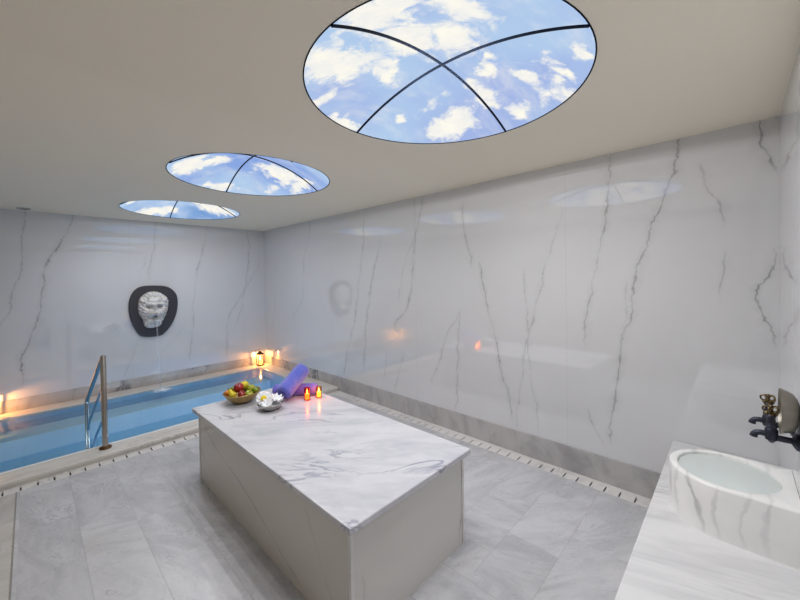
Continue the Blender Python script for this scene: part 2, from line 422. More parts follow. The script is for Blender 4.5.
def sky_print(name, blobs, seed, deep):
    k = NT(name); v = k.coord()
    s = k.sep(v); p = k.comb(s[0], s[1], seed)
    w = k.vmath('SUBTRACT', k.noise(p, 4.0, 5, .6, out=1), (.5, .5, .5))
    sc = k.n('ShaderNodeVectorMath', operation='SCALE'); k.put(sc.inputs[0], w); sc.inputs['Scale'].default_value = .34
    pw = k.vmath('ADD', k.comb(s[0], s[1], 0.0), sc.outputs[0]); pw = k.vmath('MULTIPLY', pw, (1, 1, 0))
    acc = None
    for x, y, rx, ry, st in blobs:
        d = k.vmath('LENGTH', k.vmath('DIVIDE', k.vmath('SUBTRACT', pw, (x, y, 0)), (rx*1.16, ry*1.16, 1)), out=1)
        b = k.smooth(d, 1.45, .1, 0, st)
        acc = b if acc is None else k.math('MAXIMUM', acc, b)
    n = k.noise(p, 8.5, 9, .66, .5)
    f = k.math('ADD', acc, k.math('MULTIPLY', k.math('SUBTRACT', n, .5), 2.0))
    f = k.smooth(f, .20, .80)
    wisp = k.smooth(k.noise(k.vmath('MULTIPLY', p, (1, 2.2, 1)), 3.2, 6, .6), .45, .78, 0, .42)
    f = k.math('MAXIMUM', f, wisp)
    blue = k.mix(k.smooth(k.noise(p, 1.6, 2), .35, .65), srgb(176, 203, 236), deep)
    cloud = k.mix(k.smooth(k.noise(p, 9, 4), .3, .7), srgb(255, 251, 238), srgb(240, 240, 238))
    e = k.n('ShaderNodeEmission'); k.put(e.inputs[0], k.mix(f, blue, cloud)); e.inputs[1].default_value = 1.0
    k.t.links.new(e.outputs[0], k.out.inputs[0]); return k.m
BIG = [(-.44, .26, .2, .16, 1), (-.17, .25, .12, .09, .9), (-.28, -.01, .12, .12, 1), (-.14, -.15, .16, .14, 1), (-.52, -.13, .16, .2, 1), (-.39, .48, .07, .12, .7),
       (.16, -.16, .09, .07, .8), (.33, -.02, .14, .09, .95), (.43, .19, .10, .12, .95), (.48, .33, .1, .1, .9), (.40, -.30, .18, .06, .85), (.46, -.39, .1, .07, .8),
       (.55, -.14, .08, .08, .85), (.29, -.44, .09, .035, .7), (.17, -.58, .08, .04, .8), (-.3, -.32, .18, .09, .8), (.22, .22, .07, .07, .75), (.16, .44, .06, .06, .75), (-.11, .6, .1, .05, .9)]
MID = [(-.45, .25, .16, .14, 1), (-.26, .22, .14, .1, .9), (.33, .17, .2, .14, 1), (.56, .13, .08, .2, .9), (.39, .42, .08, .08, .8), (-.10, .6, .16, .06, .9), (.31, -.47, .12, .06, .7)]
FAR = [(-.56, .17, .06, .05, .8), (-.16, .53, .32, .08, 1), (-.05, .2, .1, .08, .7), (.33, .14, .2, .2, 1), (.52, .05, .12, .16, .9)]
M_sky = [sky_print('sky print near', BIG, 1.7, srgb(162, 182, 230)), sky_print('sky print middle', MID, 5.2, srgb(136, 166, 226)), sky_print('sky print far', FAR, 9.4, srgb(120, 160, 214))]
M_rib = simple('dark blue grey dome rib', c4(.006, .009, .018), .9, 0, Specular_IOR_Level=.05)
M_lip = simple('dark dome rim', c4(.006, .009, .018), .9, 0, Specular_IOR_Level=.05)

# ------------------------------------------------------------------ room shell
fl = bmesh.new(); box(fl, XL, XR-.138, YF, 4.0, -.12, 0)
struct(obj('floor', fl, M_floor), 'grey marble tiled floor around the white block', 'floor')
CEN = [(1.405, 1.03), (1.395, 3.09), (1.386, 5.13)]; RAD = .655
bm = bmesh.new()
def loop(pts):
    vs = [bm.verts.new(p) for p in pts]
    return [bm.edges.new((vs[i], vs[(i+1) % len(vs)])) for i in range(len(vs))]
ed = loop([(XL, YF, H), (XR, YF, H), (XR, YB, H), (XL, YB, H)])
for cx, cy in CEN:
    ed += loop([(cx+RAD*math.cos(2*PI*i/96), cy+RAD*math.sin(2*PI*i/96), H) for i in range(96)])
bmesh.ops.triangle_fill(bm, use_beauty=True, use_dissolve=False, edges=ed)
ext = bmesh.ops.extrude_face_region(bm, geom=list(bm.faces))
bmesh.ops.translate(bm, vec=(0, 0, .018), verts=[q for q in ext['geom'] if isinstance(q, bmesh.types.BMVert)])
struct(obj('ceiling', bm, M_ceil), 'plain warm white ceiling with three round openings', 'ceiling')
# plenum above the ceiling closes the room over the domes
struct(obj('wall_right', B(XR, XR+.12, YF-.12, YB+.12, -1.1, H+.5), M_right), 'long polished wall of white slabs with grey veins', 'wall')
struct(obj('wall_back', B(XL-.12, XR, YB, YB+.12, -1.1, H+.5), M_back), 'polished veined wall behind the pool', 'wall')
struct(obj('wall_front', B(XL-.12, XR, YF-.12, YF, -.12, H+.5), M_plainwall), 'polished wall behind the wash basin', 'wall')
struct(obj('wall_left', B(XL-.12, XL, YF, YB, -1.1, H+.5), M_plainwall_side), 'side wall outside the frame', 'wall')
# skirting boards
def skirt(name, x0, x1, y0, y1, z0, z1, label):
    o = obj(name, B(x0, x1, y0, y1, z0, z1), M_skirt, bevel=.004)
    return struct(o, label, 'skirting')
skirt('baseboard_right', XR-.010, XR, .31, 4.12, 0, .202, 'grey marble skirting along the long wall')
skirt('baseboard_right_pool', XR-.010, XR, 4.12, YB-.01, .055, .202, 'grey marble skirting above the pool edge on the long wall')
skirt('baseboard_back', XL, XR, YB-.010, YB, .055, .200, 'grey marble skirting behind the pool')

# ------------------------------------------------------------------ slotted drains (border strips with open slots)
def drain(name, label, along, a0, a1, b0, b1, s0, s1, pitch, first, cat='drain'):
    """border strip from a0..a1 along axis, b0..b1 across, slots s0..s1 across"""
    root = thing(name, label, cat)
    def bx(bm, p0, p1, q0, q1, z0, z1):
        return box(bm, p0, p1, q0, q1, z0, z1) if along == 'x' else box(bm, q0, q1, p0, p1, z0, z1)
    ch = bx(bmesh.new(), a0, a1, b0, b1, -.10, -.012)
    obj('channel', ch, M_slot, root)
    cv = bmesh.new()
    if s0 > b0: bx(cv, a0, a1, b0, s0, -.012, 0)
    if b1 > s1: bx(cv, a0, a1, s1, b1, -.012, 0)
    t = first; prev = a0
    while t < a1-.02:
        bx(cv, prev, t-.0055, s0, s1, -.012, 0); prev = t+.0055; t += pitch
    bx(cv, prev, a1, s0, s1, -.012, 0)
    obj('cover', cv, M_border, root)
    return root
drain('slotted_drain', 'slotted pale marble drain strip along the foot of the pool edge', 'x', XL, XR-.138, 4.0, 4.115, 4.008, 4.088, .0945, -.46)
drain('slotted_drain', 'slotted pale marble drain strip along the skirting of the long wall', 'y', .31, 4.115, XR-.138, XR, 2.878, 2.955, .0957, .517-.0957)
# border line of the tile field on the left
# ------------------------------------------------------------------ pool
PX1, PY0, PY1, CZ = 2.76, 4.345, 6.067, .055
pool = thing('swimming_pool', 'long narrow indoor pool of blue water along the far wall', 'pool', (1.1, 5.2, 0))
pool.location = (0, 0, 0)
bm = bmesh.new()
def quad(bm, *p): bm.faces.new([bm.verts.new(q) for q in p])
zb = -.95
# basin as a thick walled tray
box(bm, XL+.004, PX1+.12, PY0-.12, PY1+.12, zb-.1, zb)
box(bm, XL+.004, PX1+.12, PY0-.12, PY0, zb, CZ-.031)
box(bm, XL+.004, PX1+.12, PY1, PY1+.12, zb, CZ-.031)
box(bm, PX1, PX1+.12, PY0, PY1, zb, CZ-.031)
obj('basin', bm, M_pool, pool)
obj('step', B(XL+.004, PX1, 5.68, PY1, zb, -.10), M_pool2, pool, bevel=.01)
obj('step', B(XL+.004, PX1, 5.20, 5.68, zb, -.30), M_pool, pool, bevel=.01)
def coping(x0, x1, y0, y1):
    return obj('coping', B(x0, x1, y0, y1, CZ-.031, CZ), M_coping, pool, bevel=.006)
coping(XL+.004, XR-.004, 4.10, PY0-.0005)
coping(XL+.004, XR-.004, PY1+.0005, YB-.004)
coping(PX1, XR-.004, PY0, PY1)
obj('edge_glint', B(XL+.004, PX1, PY0-.030, PY0+.004, CZ+.0003, CZ+.004), M_edge_glint, pool, bevel=.002)  # white strip added as the bright line of overflowing water at the edge
obj('plinth', B(XL+.004, XR-.004, 4.116, PY0-.12, -.1, CZ-.031), M_coping, pool)
wt = bmesh.new(); bmesh.ops.create_grid(wt, x_segments=1, y_segments=1, size=.5, matrix=Matrix.Translation(((XL+PX1)/2, (PY0+PY1)/2, .046)) @ Matrix.Diagonal((PX1-XL, PY1-PY0, 1, 1)))
tag(obj('pool_water', wt, M_water), 'still blue water filling the pool up to the coping', 'water', kind='stuff')

# pool ladder rail: post, sloping handrail, drop leg, two lower bars
rail = thing('pool_handrail', 'stainless steel handrail standing on the pool edge', 'handrail', (.455, 4.257, CZ))
pl = Vector((0, 0, .855)); dr = Vector((-.062, .74, .29)); dn = Vector((-.062, .74, -.62))
bm = bmesh.new(); lathe(bm, [(.0225, 0), (.0225, .852), (.018, .862), (.004, .868)], 20)
obj('post', bm, M_steel, rail, 40)
bm = bmesh.new(); tube(bm, round_path([(0, 0, .83), (-.004, .05, .825), dr, dn], .05), .0185, 14)
obj('handrail', bm, M_steel, rail, 40)
bm = bmesh.new(); tube(bm, [(0, .0, .60), (-.055, .62, .10), (-.060, .72, .0), (-.061, .735, -.02)], .011, 10); obj('lower_bar', bm, M_steel, rail, 40)
bm = bmesh.new(); tube(bm, [(0, .0, .30), (-.030, .36, .02), (-.045, .55, -.16)], .011, 10); obj('lower_bar', bm, M_steel, rail, 40)
bm = bmesh.new(); lathe(bm, [(.047, .0005), (.047, .010), (.042, .016), (.028, .020)], 28); obj('base_flange', bm, M_dark, rail, 40)

# ------------------------------------------------------------------ lion fountain on the far wall
lf = thing('lion_fountain', 'white carved lion head spout on a charcoal stone plaque', 'fountain', (1.28, YB, 1.16))
out = [(1.14, 1.536), (1.278, 1.538), (1.438, 1.527), (1.536, 1.461), (1.592, 1.342), (1.579, 1.128), (1.508, .94), (1.406, .808), (1.341, .769), (1.124, .78), (1.059, .861), (.99, 1.05), (.969, 1.231), (.989, 1.374), (1.05, 1.488)]
out = [(x-1.28, z-1.16) for x, z in out]
def chaikin(p, n=2):
    for _ in range(n):
        q = []
        for i in range(len(p)):
            a, b = p[i], p[(i+1) % len(p)]
            q += [(.75*a[0]+.25*b[0], .75*a[1]+.25*b[1]), (.25*a[0]+.75*b[0], .25*a[1]+.75*b[1])]
        p = q
    return p
out = chaikin(out, 2)
bm = bmesh.new()
rings(bm, [[(x*k_, y_, z*k_) for x, z in out] for k_, y_ in ((1, 0), (1, -.034), (.985, -.04))])
obj('plaque', bm, M_plaque, lf, 35)
# carved head as a displaced relief
face = [(1.18, 1.439), (1.26, 1.452), (1.334, 1.442), (1.444, 1.362), (1.462, 1.257), (1.425, 1.09), (1.372, 1.0), (1.354, .927), (1.244, .903), (1.146, .924), (1.134, 1.043), (1.085, 1.119), (1.076, 1.227), (1.089, 1.353)]
face = chaikin([(x-1.265, z-1.19) for x, z in face], 2)
def rad_at(a):
    best = .2
    dx, dz = math.cos(a), math.sin(a)
    for i in range(len(face)):
        (x0, z0), (x1, z1) = face[i], face[(i+1) % len(face)]
        den = dx*(z1-z0)-dz*(x1-x0)
        if abs(den) < 1e-9: continue
        t = (x0*(z1-z0)-z0*(x1-x0))/den; s_ = (x0*dz-z0*dx)/den
        if t > 0 and -1e-6 <= s_ <= 1+1e-6: best = t
    return best
def g(x, z, cx, cz, sx, sz): return math.exp(-((x-cx)/sx)**2-((z-cz)/sz)**2)
def relief(x, z, s, a):
    h = .095*math.sqrt(max(0, 1-s**2.6)) + .012
    m = max(0, (s-.55)/.45)
    h += .020*math.sin(a*17+3*s*6)*min(1, m*2.2)*(1-.5*s)*(1 if z > -.18 else .35)   # mane locks
    h += .010*math.sin(a*29+1.0-s*9)*min(1, m*2)
    h += .030*g(x, z, 0, .13, .11, .022) - .020*g(x, z, 0, .175, .10, .014)   # head band / brow
    for sg in (-1, 1):
        h += .045*g(x, z, sg*.062, .078, .048, .020)        # brow ridge
        h -= .085*g(x, z, sg*.064, .034, .034, .022)        # eye sockets
        h += .016*g(x, z, sg*.062, .036, .012, .010)        # eyeballs
        h += .030*g(x, z, sg*.098, -.02, .035, .04)         # cheeks
        h += .075*g(x, z, sg*.042, -.070, .038, .034)       # muzzle pads
        h += .030*g(x, z, sg*.145, .13, .022, .028)         # ears
    h += .070*g(x, z, 0, .01, .028, .085) + .070*g(x, z, 0, -.048, .038, .024)   # nose
    h -= .095*g(x, z, 0, -.128, .058, .024)                 # open mouth
    h += .038*g(x, z, 0, -.170, .050, .026)                 # chin
    h += .012*math.sin(x*120)*g(x, z, 0, -.23, .10, .05)    # beard locks
    return max(.004, h)
bm = bmesh.new(); NR, NA = 40, 128
cen = None; prev = None; L = []
for i in range(NR+1):
    s_ = i/NR; row = []
    if i == 0:
        row = [bm.verts.new((0, -.04-relief(0, 0, 0, 0), 0))]
    else:
        for j in range(NA):
            a = 2*PI*j/NA; R_ = rad_at(a); x, z = R_*s_*math.cos(a), R_*s_*math.sin(a)
            row.append(bm.verts.new((x, -.038-relief(x, z, s_, a), z)))
    L.append(row)
L.append([bm.verts.new((v_.co.x, -.034, v_.co.z)) for v_ in L[-1]])
for j in range(NA): bm.faces.new((L[0][0], L[1][j], L[1][(j+1) % NA]))
for a_, b_ in zip(L[1:], L[2:]):
    for j in range(NA): bm.faces.new((a_[j], a_[(j+1) % NA], b_[(j+1) % NA], b_[j]))
bm.faces.new(L[-1])
head = obj('lion_head', bm, M_lion, lf, 60); head.location = (-.015, 0, .03)
bm = bmesh.new()
tube(bm, [(-.015, -.13, -.088), (-.015, -.165, -.094), (-.015, -.19, -.105)], [.016, .016, .015], 14)
obj('spout', bm, M_slot, head, 40).location = (.015, 0, 0)
bm = bmesh.new()
st = [(1.265, 6.150, 1.085)]
for i in range(1, 15):
    t = i/14; st.append((1.265, 6.150-.15*t**.55, 1.085-1.036*t))
tube(bm, st, [.011+.003*math.sin(i*1.7) for i in range(len(st))], 10)
tag(obj('water_stream', bm, M_stream, smooth=60), 'thin stream of water falling from the lion mouth into the pool', 'water', kind='stuff')
bm = bmesh.new(); lathe(bm, [(.001, .014), (.05, .010), (.10, .006), (.18, .002)], 32, cap0=True, cap1=False)
fo = obj('water_splash', bm, M_foam, smooth=60); fo.location = (1.265, 5.93, .0465); fo.scale = (1, .9, 1)
tag(fo, 'white splash where the lion spout hits the pool', 'water', kind='stuff')

# ------------------------------------------------------------------ marble block
bl = thing('marble_block', 'big white marble massage block in the middle of the floor', 'block')
obj('top_slab', B(.888, 1.806, 1.154, 3.205, .532, .565), M_lid, bl, bevel=.006, seg=3)
obj('side_panel', B(.919, .934, 1.205, 3.135, 0, .532), M_panel_x, bl)
obj('side_panel', B(1.755, 1.770, 1.205, 3.135, 0, .532), M_panel_x, bl)
obj('end_panel', B(.934, 1.755, 1.192, 1.205, 0, .532), M_panel_y, bl)
obj('end_panel', B(.934, 1.755, 3.122, 3.135, 0, .532), M_panel_y, bl)
for x0, y0 in ((.915, 1.188), (1.757, 1.188), (.915, 3.122), (1.757, 3.122)):
    obj('corner_strip', B(x0, x0+.017, y0, y0+.017, 0, .532), M_border, bl)

# ------------------------------------------------------------------ bench ledge + basin
be = thing('marble_bench', 'white marble bench ledge below the wash basin', 'bench')
obj('bench_top', B(.30, XR-.004, YF+.003, .312, .429, .459), M_counter, be, bevel=.004)
obj('front_panel', B(.32, XR-.004, .285, .297, 0, .429), M_panel_y, be)
BX, BY, BR = 2.21, .035, .21
ba = thing('wash_basin', 'round fronted white marble wash basin standing on the bench', 'basin', (BX, BY, .459))
N = 128
def dshape(a, off=0.0):
    c_, s_ = math.cos(a), math.sin(a)
    r = BR-off
    if s_ >= 0: return Vector((r*c_, r*s_, 0))
    yb = YF-BY+.001
    t = min(r/abs(c_) if abs(c_) > 1e-6 else 9, abs(yb)/abs(s_))
    return Vector((t*c_, t*s_, 0))
angs = sorted(set([round(2*PI*i/N, 6) for i in range(N)] + [round(2*PI-math.atan2(BY-YF-.001, BR), 6), round(PI+math.atan2(BY-YF-.001, BR), 6)]))
ht = .222; ir = .176
rs = []
for z, off in ((0, 0), (ht-.010, 0), (ht-.004, .002), (ht, .008)):
    rs.append([dshape(a, off)+Vector((0, 0, z)) for a in angs])
for r, z in ((ir+.008, ht), (ir+.002, ht-.003), (ir, ht-.012), (ir*.97, ht-.06), (ir*.86, ht-.11), (ir*.62, ht-.15), (ir*.3, ht-.168), (.01, ht-.17)):
    rs.append([Vector((r*math.cos(a), r*math.sin(a), z)) for a in angs])
obj('basin_body', rings(bmesh.new(), rs), M_basin, ba, 40)
bm = bmesh.new(); bmesh.ops.create_circle(bm, cap_ends=True, segments=64, radius=ir*.995, matrix=Matrix.Translation((BX, BY, .459+ht-.014)))
tag(obj('basin_water', bm, M_bwater), 'clear pale green water inside the white wash basin', 'water', kind='stuff')

# taps
def tap(x, label):
    t = thing('wall_tap', label, 'tap', (x, -.106, .92), 0, 'iron taps over the wash basin')
    wy = YF+.106
    bm = bmesh.new(); lathe(bm, [(.004, -.036), (.009, -.032), (.012, -.027), (.019, -.022), (.021, .018), (.016, .026), (.019, .034), (.014, .044), (.012, .070), (.016, .078), (.011, .084)], 20)
    obj('tap_body', bm, M_iron, t, 35)
    bm = bmesh.new(); tube(bm, [(0, 0, -.012), (0, wy+.012, -.012)], .0125, 14); obj('pipe', bm, M_iron, t, 40)
    bm = bmesh.new(); lathe(bm, [(.036, 0), (.034, .010), (.022, .018), (.014, .022)], 28, Matrix.Translation((0, wy, -.012)) @ frame_z((0, 1, 0))); obj('flange', bm, M_iron, t, 40)
    bm = bmesh.new(); tube(bm, [(0, .012, -.004), (0, .030, -.001), (0, .043, -.004), (0, .051, -.013), (0, .053, -.023)], [.0125, .0115, .0115, .012, .0135], 14); obj('spout', bm, M_iron, t, 50)
    bm = bmesh.new()
    lathe(bm, [(.007, .080), (.010, .088), (.006, .096), (.008, .100)], 14)
    for q in range(5):
        a = 2*PI*q/5+.3; M_ = Matrix.Translation((.014*math.cos(a), .014*math.sin(a), .104)) @ Matrix.Rotation(a, 4, 'Z') @ Matrix.Rotation(PI/2, 4, 'X')
        p_ = [M_ @ Vector((.0115*math.cos(2*PI*i/16), .0115*math.sin(2*PI*i/16), 0)) for i in range(17)]
        tube(bm, p_, .0035, 8)
    ball(bm, (0, 0, .116), .007)
    for q in range(4):
        a = 2*PI*q/4; ball(bm, (.013*math.cos(a), .013*math.sin(a), .086), .0075)
    h = obj('handle', bm, M_brass, t, 50); h['label'] = 'lobed brass handle'
    return t
tap(2.300, 'black iron tap with brass handle, farther one over the wash basin')
tap(2.120, 'black iron tap with brass handle, nearer one under the metal bowl')
bm = bmesh.new()
prof = [(.030, 0), (.042, .001), (.062, .006), (.080, .016), (.091, .030), (.096, .044), (.100, .050), (.100, .054), (.097, .054), (.092, .044), (.086, .030), (.072, .016), (.050, .009), (.004, .006)]
lathe(bm, [(r_*.90, z_*1.02) for r_, z_ in prof], 48)
mb = obj('metal_bowl', bm, M_tin, smooth=40)
mb.matrix_world = Matrix.Translation((2.098, YF+.002, 1.031)) @ frame_z((0, 1, 0))
tag(mb, 'dull tinned metal bowl propped on its side over the nearer tap', 'bowl')

# ------------------------------------------------------------------ skylights
def skylight(i, cx, cy, label):
    t = thing('dome_skylight', label, 'skylight', (cx, cy, H), 0, 'round sky print domes in the ceiling')
    h = (.14, .205, .21)[i]; Rr = (RAD**2+h*h)/(2*h)
    zf = lambda r: math.sqrt(Rr*Rr-r*r)-(Rr-h)
    for q in range(4):
        bm = bmesh.new(); rows = []
        n_r, n_a = 16, 24
        for sgn in (0, 1):
            for a in range(n_r+1):
                r = (RAD-.001)*a/n_r
                rows.append([bm.verts.new((r*math.cos(PI/2*(q+b/n_a)), r*math.sin(PI/2*(q+b/n_a)), zf(r)+sgn*.006)) for b in range(n_a+1)])
        for base, in ((0,), (n_r+1,)):
            for a in range(n_r):
                for b in range(n_a):
                    try: bm.faces.new((rows[base+a][b], rows[base+a+1][b], rows[base+a+1][b+1], rows[base+a][b+1]))
                    except ValueError: pass
        bmesh.ops.remove_doubles(bm, verts=bm.verts, dist=1e-5)
        obj('sky_panel', bm, M_sky[i], t, 60)
    for q in range(2):
        p_ = []
        for a in range(-24, 25):
            r = (RAD-.004)*a/24
            p_.append((r, 0, zf(abs(r))-.004) if q == 0 else (0, r, zf(abs(r))-.004))
        bm = bmesh.new(); tube(bm, p_, .0062, 8); obj('rib', bm, M_rib, t, 60)
    bm = bmesh.new(); n_ = 96
    sec = [(RAD-.004, -.0005), (RAD+.002, -.0015), (RAD+.002, .004), (RAD-.004, .010)]
    rings(bm, [[(r*math.cos(2*PI*a/n_), r*math.sin(2*PI*a/n_), z) for a in range(n_)] for r, z in sec], closed=True)
    obj('rim', bm, M_lip, t)
    return t
LB = ['largest round sky print skylight, nearest, above the end of the marble block', 'middle round sky print skylight of the three in the ceiling', 'farthest small looking sky print skylight, above the pool edge']
for i, (cx, cy) in enumerate(CEN): skylight(i, cx, cy, LB[i])
v_ = thing('ceiling_downlight', 'small flat round fitting on the ceiling near the pool wall', 'ceiling fitting', (-.03, 6.14, H))
bm = bmesh.new(); lathe(bm, [(.062, 0), (.062, -.006), (.050, -.012), (.044, -.012), (.040, -.004)], 32, cap1=False); obj('trim_ring', bm, M_silver, v_, 40)
bm = bmesh.new(); lathe(bm, [(.041, -.001), (.040, -.006), (.01, -.008)], 24); obj('grille', bm, M_slot, v_, 40)

# ------------------------------------------------------------------ things on the block
TZ = .565
# rolled towels
def towel(name, p0, p1, r, mat, label, turns=3.2):
    p0, p1 = Vector(p0), Vector(p1); d = p1-p0; Ln = d.length
    t = thing(name, label, 'towel', p0, 0, 'rolled violet towels on the marble block')
    M_ = frame_z(d)
    # outer body with soft ends
    bm = bmesh.new()
    prof = [(r*.80, -.002), (r*.95, .004), (r, .018)] + [(r*(1+.012*math.sin(i*1.9)), Ln*(.08+.84*i/10)) for i in range(11)] + [(r, Ln-.018), (r*.95, Ln-.004), (r*.80, Ln+.002)]
    lathe(bm, prof, 40, M_, sq=lambda a, z: 1+.025*math.sin(2*a+.6)+.012*math.sin(5*a))
    obj('roll', bm, mat, t, 60)
    # spiral edge at both ends and the free hem along the side
    for e, zz in ((0, -.004), (1, Ln+.004)):
        bm = bmesh.new(); pts = []
        for i in range(90):
            th = turns*2*PI*i/89; rr = r*(.12+.72*i/89)
            pts.append(M_ @ Vector((rr*math.cos(th), rr*math.sin(th), zz)))
        tube(bm, pts, .0055, 6); obj('rolled_end', bm, mat, t, 60)
    bm = bmesh.new(); a0 = .5
    tube(bm, [M_ @ Vector((r*1.03*math.cos(a0), r*1.03*math.sin(a0), Ln*(.03+.94*i/8))) for i in range(9)], .007, 8); obj('hem', bm, mat, t, 60)
    return t
towel('rolled_towel', (1.470, 2.955, TZ+.053), (1.745, 2.715, TZ+.053), .051, M_towel2, 'violet rolled towel lying flat behind the candles')
towel('rolled_towel', (1.452, 2.758, TZ+.074), (1.700, 2.850, TZ+.216), .066, M_towel, 'blue violet rolled towel leaning diagonally over another towel')

# votive candles
def votive(x, y, r, h, glass, wax, label):
    t = thing('votive_candle', label, 'candle', (x, y, TZ), 0, 'votive candles on the marble block')
    bm = bmesh.new(); lathe(bm, [(r*.9, 0), (r, .006), (r, h), (r-.003, h), (r-.004, .008), (.002, .007)], 28); obj('glass_cup', bm, glass, t, 40)
    bm = bmesh.new(); lathe(bm, [(r-.006, .009), (r-.006, h*.50), (r*.5, h*.48), (.002, h*.47)], 24); obj('wax', bm, wax, t, 40)
    bm = bmesh.new(); lathe(bm, [(.001, h*.50), (.005, h*.54), (.0075, h*.62), (.005, h*.76), (.001, h*.90)], 14); obj('flame', bm, M_flame, t, 60)
    L_ = bpy.data.lights.new('candle_light', 'POINT'); L_.energy = .32; L_.color = (1, .42, .12); L_.shadow_soft_size = .006
    lo = bpy.data.objects.new('candle_light', L_); C.objects.link(lo); lo.parent = t; lo.location = (0, 0, h*.97)
    return t
votive(1.615, 2.655, .026, .105, M_redglass, M_wax, 'lit candle in a red glass, left of the two beside the towels')
votive(1.716, 2.632, .025, .095, M_ambglass, M_wax, 'lit candle in an amber glass, right of the two beside the towels')

# fruit bowl
fb = thing('fruit_bowl', 'golden metal bowl heaped with fruit at the block corner', 'bowl', (1.222, 3.035, TZ))
bm = bmesh.new(); lathe(bm, [(.055, 0), (.060, .004), (.085, .018), (.118, .046), (.138, .076), (.146, .088), (.143, .090), (.133, .078), (.112, .050), (.080, .024), (.050, .010), (.004, .008)], 48)
obj('bowl_shell', bm, M_gold, fb, 40)
bm = bmesh.new(); n_ = 64; pr = []
tube(bm, [(.145*math.cos(2*PI*i/n_), .145*math.sin(2*PI*i/n_), .0885+.002*math.cos(8*PI*i/n_)) for i in range(n_+1)], .004, 8); obj('rim', bm, M_gold, fb, 60)
FB = Vector((1.222, 3.035, TZ))
def fruitball(kind, pos, r, mat, label, group='fruits in the golden bowl', tilt=(0, 0, 1), pear=False):
    t = thing(kind, label, 'fruit', pos, 0, group)
    M_ = frame_z(tilt)
    bm = bmesh.new()
    if pear: prof = [(.002, -r), (.5*r, -.9*r), (.86*r, -.45*r), (.95*r, 0), (.80*r, .5*r), (.52*r, 1.0*r), (.42*r, 1.5*r), (.25*r, 1.75*r), (.002, 1.8*r)]
    else: prof = [(.002, -.82*r), (.35*r, -.92*r), (.75*r, -.70*r), (.97*r, -.2*r), (1.0*r, .15*r), (.88*r, .55*r), (.60*r, .82*r), (.28*r, .88*r), (.08*r, .76*r), (.002, .72*r)]
    lathe(bm, prof, 24, M_); obj('skin', bm, mat, t, 80)
    bm = bmesh.new(); top = 1.78*r if pear else .72*r
    tube(bm, [M_ @ Vector((0, 0, top)), M_ @ Vector((.002, 0, top+.25*r)), M_ @ Vector((.006, .002, top+.45*r))], .0025, 6); obj('stem', bm, M_stem, t, 60)
    return t
fruitball('yellow_pear', FB+Vector((-.090, -.030, .088)), .030, M_yellow, 'long yellow pear leaning at the left rim of the golden bowl', tilt=(-.35, .25, .9), pear=True)
fruitball('orange', FB+Vector((-.085, .055, .078)), .036, M_orange, 'orange fruit at the far left edge of the golden bowl')
fruitball('red_apple', FB+Vector((-.015, .030, .118)), .040, M_red, 'dark red apple on top of the fruit heap', tilt=(-.2, -.2, 1))
fruitball('red_apple', FB+Vector((-.025, -.060, .080)), .034, M_red, 'smaller red apple low at the front of the golden bowl', tilt=(.3, -.5, .8))
fruitball('yellow_apple', FB+Vector((.055, .080, .112)), .038, M_yellow, 'yellow apple behind the red apple in the golden bowl')
fruitball('green_apple', FB+Vector((.018, -.092, .080)), .034, M_green, 'pale green apple at the front right of the golden bowl', tilt=(.1, -.6, .8))
fruitball('green_apple', FB+Vector((.070, -.010, .100)), .036, M_green, 'green apple right of the red apple in the golden bowl', tilt=(.3, .2, 1))
fruitball('lime', FB+Vector((.090, -.062, .090)), .028, M_lime, 'dark green lime at the right rim of the golden bowl', tilt=(1, -.3, .4))
fruitball('lime', FB+Vector((-.035, .100, .090)), .028, M_lime, 'dark green lime at the back rim of the golden bowl', tilt=(1, .3, .4))

# silver bowl of flowers
SB = Vector((1.303, 2.690, TZ))
sb = thing('silver_bowl', 'small silver bowl filled with white flowers', 'bowl', SB)
bm = bmesh.new(); lathe(bm, [(.048, 0), (.052, .003), (.074, .016), (.092, .038), (.100, .054), (.098, .056), (.089, .040), (.070, .020), (.046, .008), (.004, .006)], 48)
obj('bowl_shell', bm, M_silver, sb, 40)
bm = bmesh.new(); lathe(bm, [(.003, .010), (.070, .026), (.087, .038), (.060, .0385), (.003, .039)], 32); obj('water', bm, M_bwater, sb, 40)
def daisy(pos, d, r, n, label, heart=True, cup=.25):
    t = thing('white_flower', label, 'flower', pos, 0, 'white flowers in the silver bowl')
    M_ = frame_z(d)
    bm = bmesh.new()
    for layer in range(2):
        for q in range(n):
            a = 2*PI*(q+.5*layer)/n
            rows = []
            for i in range(6):
                s_ = i/5; w = r*.30*math.sin(PI*min(1, .18+.78*s_))**.7
                rr = r*(.10+.90*s_); zz = r*cup*s_*s_*(1-.35*layer) - .003*layer + r*.06
                c_ = Vector((rr*math.cos(a), rr*math.sin(a), zz)); sd = Vector((-math.sin(a), math.cos(a), 0))
                rows.append([c_-sd*w+Vector((0, 0, .12*w)), c_, c_+sd*w+Vector((0, 0, .12*w))])
            vs = [[bm.verts.new(M_ @ p) for p in rw] for rw in rows]
            for x_, y_ in zip(vs, vs[1:]):
                for j in range(2): bm.faces.new((x_[j], x_[j+1], y_[j+1], y_[j]))
    o = obj('petals', bm, M_petal, t, 60)
    sm = o.modifiers.new('thick', 'SOLIDIFY'); sm.thickness = .0015
    if heart:
        bm = bmesh.new(); lathe(bm, [(.002, r*.06), (r*.34, r*.08), (r*.38, r*.18), (r*.26, r*.28), (.002, r*.31)], 20, M_); obj('heart', bm, M_pollen, t, 60)
    return t
daisy(SB+Vector((-.036, .036, .086)), (-.44, -.72, .50), .060, 9, 'white flower with a yellow heart facing out of the silver bowl', cup=.10)
daisy(SB+Vector((.036, -.022, .062)), (.10, -.30, 1), .052, 8, 'white flower without visible heart at the right of the silver bowl', False, .75)
